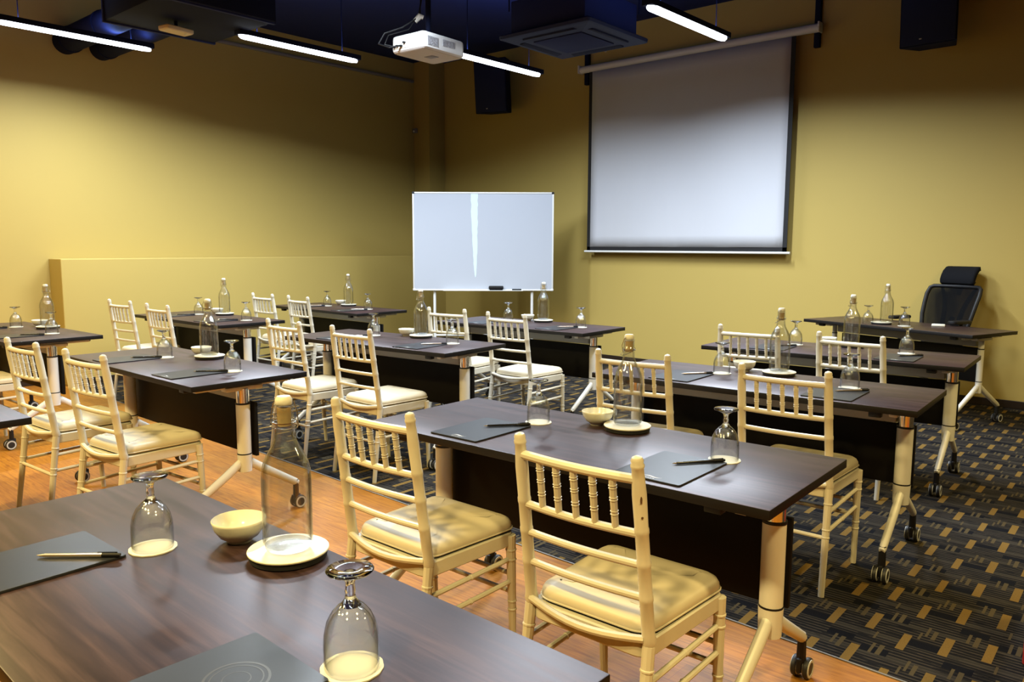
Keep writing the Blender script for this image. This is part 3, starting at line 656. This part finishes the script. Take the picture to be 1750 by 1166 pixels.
pj = thing('ceiling_projector', 'white projector hanging from the ceiling on a pole with black cables', 'projector', (-4.37, 4.01, 2.76), R(3))
b = nb(); slab(b, rrect(-.165, .165, -.215, .215, .035, 4), [(.012, .004), (.002, .014), (0, .03), (0, .095), (.004, .112), (.02, .122)]); obj('projector_body', b, M['projector'], pj)
b = nb(); slab(b, rrect(-.150, .150, -.200, .200, .03, 4), [(.004, .0), (0, .0045)]); bp = obj('base_plate', b, M['under'], pj)
b = nb(); box(b, (.01, .02, -.001), (.08, .07, .003), bev=.001); obj('service_hatch', b, M['vent'], bp)
b = nb()
for i in range(9): box(b, (.1655, -.17 + .012 * i, .06), (.003, .006, .060))
for i in range(11): box(b, (.1655, -.02 + .012 * i, .07), (.003, .006, .045))
obj('side_vent', b, M['vent'], pj, None)
b = nb()
for i in range(8): box(b, (.05 + .011 * i, -.2155, .062), (.006, .003, .06))
obj('rear_vent', b, M['vent'], pj, None)
b = nb(); box(b, (-.06, -.2165, .05), (.15, .004, .05), bev=.001)
obj('port_panel', b, M['stopper'], pj)
b = nb()
for x, z in ((-.12, .04), (-.09, .045), (-.05, .04), (-.02, .06)): box(b, (x, -.225, z), (.018, .02, .012), bev=.002)
obj('plugs', b, M['black'], pj)
b = nb(); tube(b, [(-.05, -.235, .04), (-.09, -.30, .02), (-.17, -.33, .05), (-.16, -.28, .13), (-.08, -.18, .18), (-.02, -.08, .26), (-.01, -.03, .5), (-.012, -.03, ZC - 2.765)], .006, 8); obj('black_cable', b, M['black'], pj)
b = nb(); tube(b, [(-.12, -.235, .045), (-.15, -.29, .05), (-.14, -.26, .12), (-.06, -.14, .17), (-.03, -.05, .3), (-.03, -.03, ZC - 2.765)], .004, 8); obj('black_cable', b, M['black'], pj)
b = nb(); lathe(b, [(0, .226), (.055, .226), (.055, .24), (.03, .262), (0, .262)], 24, (-.03, 0, .062), 'Y'); obj('lens', b, M['black'], pj)
b = nb(); tube(b, [(0, 0, .14), (0, 0, ZC - 2.762)], .020, 14); box(b, (0, 0, .135), (.20, .20, .012), bev=.003); box(b, (0, 0, ZC - 2.77), (.14, .14, .014), bev=.003)
for x, y in ((-.08, -.08), (.08, -.08), (-.08, .08), (.08, .08)): tube(b, [(x, y, .115), (x, y, .14)], .006, 6)
obj('ceiling_mount', b, M['duct'], pj)
b = nb(); tube(b, [(-.045, -.09, .235), (-.015, -.07, .27), (.0, -.05, .262)], [.018, .022, .016], 8); obj('cable_tie', b, M['stopper'], pj)

ac = thing('ceiling_air_conditioner', 'dark navy cassette air conditioner above the whiteboard and screen', 'air conditioner', (-4.40, 5.79, 3.20), R(1))
b = nb(); slab(b, rrect(-.49, .49, -.47, .47, .03, 4), [(.03, 0), (.005, .010), (0, .035), (.01, .045)]); obj('face_panel', b, M['acu'], ac)
b = nb(); box(b, (0, 0, -.004), (.52, .50, .012), bev=.004); g = obj('intake_grille', b, M['ceil'], ac)
for s in (-1, 1):
    b = nb(); box(b, (s * .36, 0, .001), (.075, .55, .014), rot=Matrix.Rotation(s * .25, 3, 'Y'), bev=.003); obj('louver', b, M['navy'], ac)
    b = nb(); box(b, (0, s * .35, .001), (.55, .075, .014), rot=Matrix.Rotation(-s * .25, 3, 'X'), bev=.003); obj('louver', b, M['navy'], ac)
b = nb(); box(b, (0, 0, .19), (.80, .80, .29), bev=.01); obj('cassette_body', b, M['ceil'], ac)
for sx in (-1, 1):
    for sy in (-1, 1):
        b = nb(); tube(b, [(sx * .42, sy * .40, .25), (sx * .42, sy * .40, ZC - 3.20)], .006, 6); obj('hanger_rod', b, M['duct'], ac)
b = nb(); box(b, (.03, .46, .0), (.018, .006, .006)); obj('status_light', b, M['rim'], ac)

for y, z, lab in ((3.085, 3.385, 'round dark duct along the ceiling, left of two behind the lamp'), (3.425, 3.385, 'round dark duct along the ceiling, right of two behind the lamp')):
    b = nb(); tube(b, [(XL + .002, y, z), (-7.0, y, z)], .118, 24)
    for x in (-8.5, -7.7): lathe(b, [(.116, -.015), (.126, -.015), (.126, .015), (.116, .015)], 24, (x, y, z), 'X', True)
    tag(obj('round_duct', b, M['duct'], None), lab, 'duct', 'round ceiling ducts')
pb = thing('plenum_box', 'dark rectangular duct box on the ceiling above the small cream box', 'duct', (-6.45, 3.26, 3.2))
b = nb(); box(b, (0, 0, .23), (1.08, .95, .42), bev=.01); obj('box_shell', b, M['duct'], pb)
b = nb()
for x in (-.50, .50):
    b = nb(); box(b, (x, 0, .23), (.03, .975, .445), bev=.004); obj('flange', b, M['ceil'], pb)
for sx in (-1, 1):
    b = nb(); tube(b, [(sx * .45, -.40, .44), (sx * .45, -.40, ZC - 3.2)], .008, 6); tube(b, [(sx * .45, .40, .44), (sx * .45, .40, ZC - 3.2)], .008, 6); obj('hanger_rod', b, M['duct'], pb)
b = nb(); box(b, (-3.4, 3.27, 3.62), (5.0, .70, .33), bev=.01)
for x in (-5.0, -3.6, -2.2): box(b, (x, 3.27, 3.62), (.035, .74, .37), bev=.003)
for x in (-5.5, -4.2, -2.9, -1.4):
    for y in (2.95, 3.59): tube(b, [(x, y, 3.78), (x, y, ZC)], .008, 6)
tag(obj('supply_duct', b, M['duct'], None), 'long rectangular dark duct running along the ceiling to the right', 'duct')
ap = thing('ceiling_sensor_box', 'small flat cream plastic box under the dark ceiling duct', 'sensor box', (-6.52, 3.18, 3.13), R(8))
b = nb(); slab(b, rrect(-.07, .07, -.125, .125, .02, 4), [(.012, 0), (.002, .008), (0, .03), (.004, .036)]); obj('box_cover', b, M['apbox'], ap)
b = nb(); lathe(b, [(0, -.004), (.008, -.003), (.01, .001), (0, .001)], 12, (.02, .07, 0)); obj('indicator', b, M['stopper'], ap)
b = nb(); tube(b, [(0, 0, .034), (0, 0, .092)], .014, 10); obj('mount_stub', b, M['duct'], ap)

b = nb(); box(b, (XL + .020, 6.10, 3.70), (.040, 3.05, .035), bev=.004); tag(obj('wall_trunking', b, M['trunk'], None), 'thin grey cable trunking along the upper left wall', 'cable trunking')
t = thing('wall_sensor', 'tiny pale sensor box high on the corner pillar', 'sensor', (-8.615, YP, 3.02))
b = nb(); box(b, (0, -.022, .0), (.075, .044, .065), bev=.008); obj('sensor_case', b, M['trunk'], t)
b = nb(); lathe(b, [(0, -.012), (.010, -.010), (.014, 0), (0, 0)], 12, (0, -.044, -.01), 'Y'); obj('sensor_lens', b, M['stopper'], t)

# ------------------------------------------------------------------ red bin, only a sliver of it in view
t = thing('red_waste_bin', 'red plastic bin cut off by the right frame edge, standing on carpet', 'waste bin', (-.205, 2.995, 0), R(-42))
b = nb(); slab(b, rrect(-.13, .13, -.10, .10, .02, 4), [(.006, 0), (0, .006), (.004, .40), (-.006, .402), (-.006, .42), (0, .424), (.010, .424), (.012, .02)]); obj('bin_shell', b, M['red'], t)

# ------------------------------------------------------------------ camera
cam = bpy.data.cameras.new('camera'); co = bpy.data.objects.new('camera', cam); C.objects.link(co)
pitch, yaw, roll = .120785268, -.724660596, .00341975787
cy, sy, cp, sp = math.cos(yaw), math.sin(yaw), math.cos(pitch), math.sin(pitch)
fw = Vector((sy * cp, cy * cp, -sp)); rt = Vector((cy, -sy, 0)); up = rt.cross(fw)
r2 = rt * math.cos(roll) + up * math.sin(roll); u2 = -rt * math.sin(roll) + up * math.cos(roll)
mw = Matrix(((r2.x, u2.x, -fw.x, 0), (r2.y, u2.y, -fw.y, 0), (r2.z, u2.z, -fw.z, 1.394), (0, 0, 0, 1)))
co.matrix_world = mw
cam.sensor_fit = 'HORIZONTAL'; cam.sensor_width = 36; cam.lens = 1337.19365 / 1750 * 36; cam.clip_start = .02
bpy.context.scene.camera = co

# ------------------------------------------------------------------ light: fixture lamps, warm lamps beyond the frame, added cool and blue fill
def area(name, loc, size, power, col, sy=None, rot=(0, 0, 0), spread=180):
    l = bpy.data.lights.new(name, 'AREA'); l.energy = power; l.color = col
    l.shape = 'RECTANGLE' if sy else 'DISK'; l.size = size
    if sy: l.size_y = sy
    l.spread = R(spread)
    o = bpy.data.objects.new(name, l); C.objects.link(o); o.location = loc; o.rotation_euler = rot
    return o
COOL, WARM = (.80, .90, 1.0), (1.0, .76, .29)
SPREAD = 162
for x, y, p in ((-7.45, 2.76, 76), (-6.37, 4.28, 112), (-5.42, 5.92, 40), (-3.29, 5.86, 110)):
    area('tube_and_fill', (x, y, 3.155), .08, p, COOL, 1.16, spread=SPREAD)
for x, y, p in ((-4.0, 2.9, 90), (-2.2, 5.3, 75), (-2.2, 3.6, 45)):  # cool fill strips added out of view, without fixtures
    area('tube_and_fill', (x, y, 3.16), .09, p, COOL, 1.2, spread=SPREAD)
for x, y, p in ((-6.6, .2, 80), (-5.0, -.6, 90), (-2.6, -.6, 95), (-.6, -.7, 95), (.9, 1.4, 70), (1.2, 5.2, 80)):
    area('warm_downlight', (x, y, 3.3), .25, p, WARM, spread=SPREAD)

for x, y in ((-7.45, 2.76), (-6.37, 4.28), (-5.42, 5.92), (-3.29, 5.86), (-4.0, 2.9), (-2.2, 3.6)):
    area('added_uplight', (x, y, 3.235), .06, 5.5, (.30, .46, 1.0), 1.16, rot=(PI, 0, 0))  # unseen blue fill, added to tint the ceiling and upper walls

w = bpy.data.worlds.new('World'); bpy.context.scene.world = w; w.use_nodes = True
w.node_tree.nodes['Background'].inputs[0].default_value = (.75, .8, 1, 1); w.node_tree.nodes['Background'].inputs[1].default_value = .03

s = bpy.context.scene
s.view_settings.view_transform = 'Standard'; s.view_settings.look = 'None'; s.view_settings.gamma = 1; s.view_settings.exposure = 0.0
s.view_settings.use_curve_mapping = False
s.cycles.use_denoising = True; s.cycles.max_bounces = 10; s.cycles.transparent_max_bounces = 24; s.cycles.transmission_bounces = 8; s.cycles.glossy_bounces = 4; s.cycles.diffuse_bounces = 1
s.cycles.caustics_reflective = False; s.cycles.caustics_refractive = False; s.cycles.sample_clamp_indirect = 6
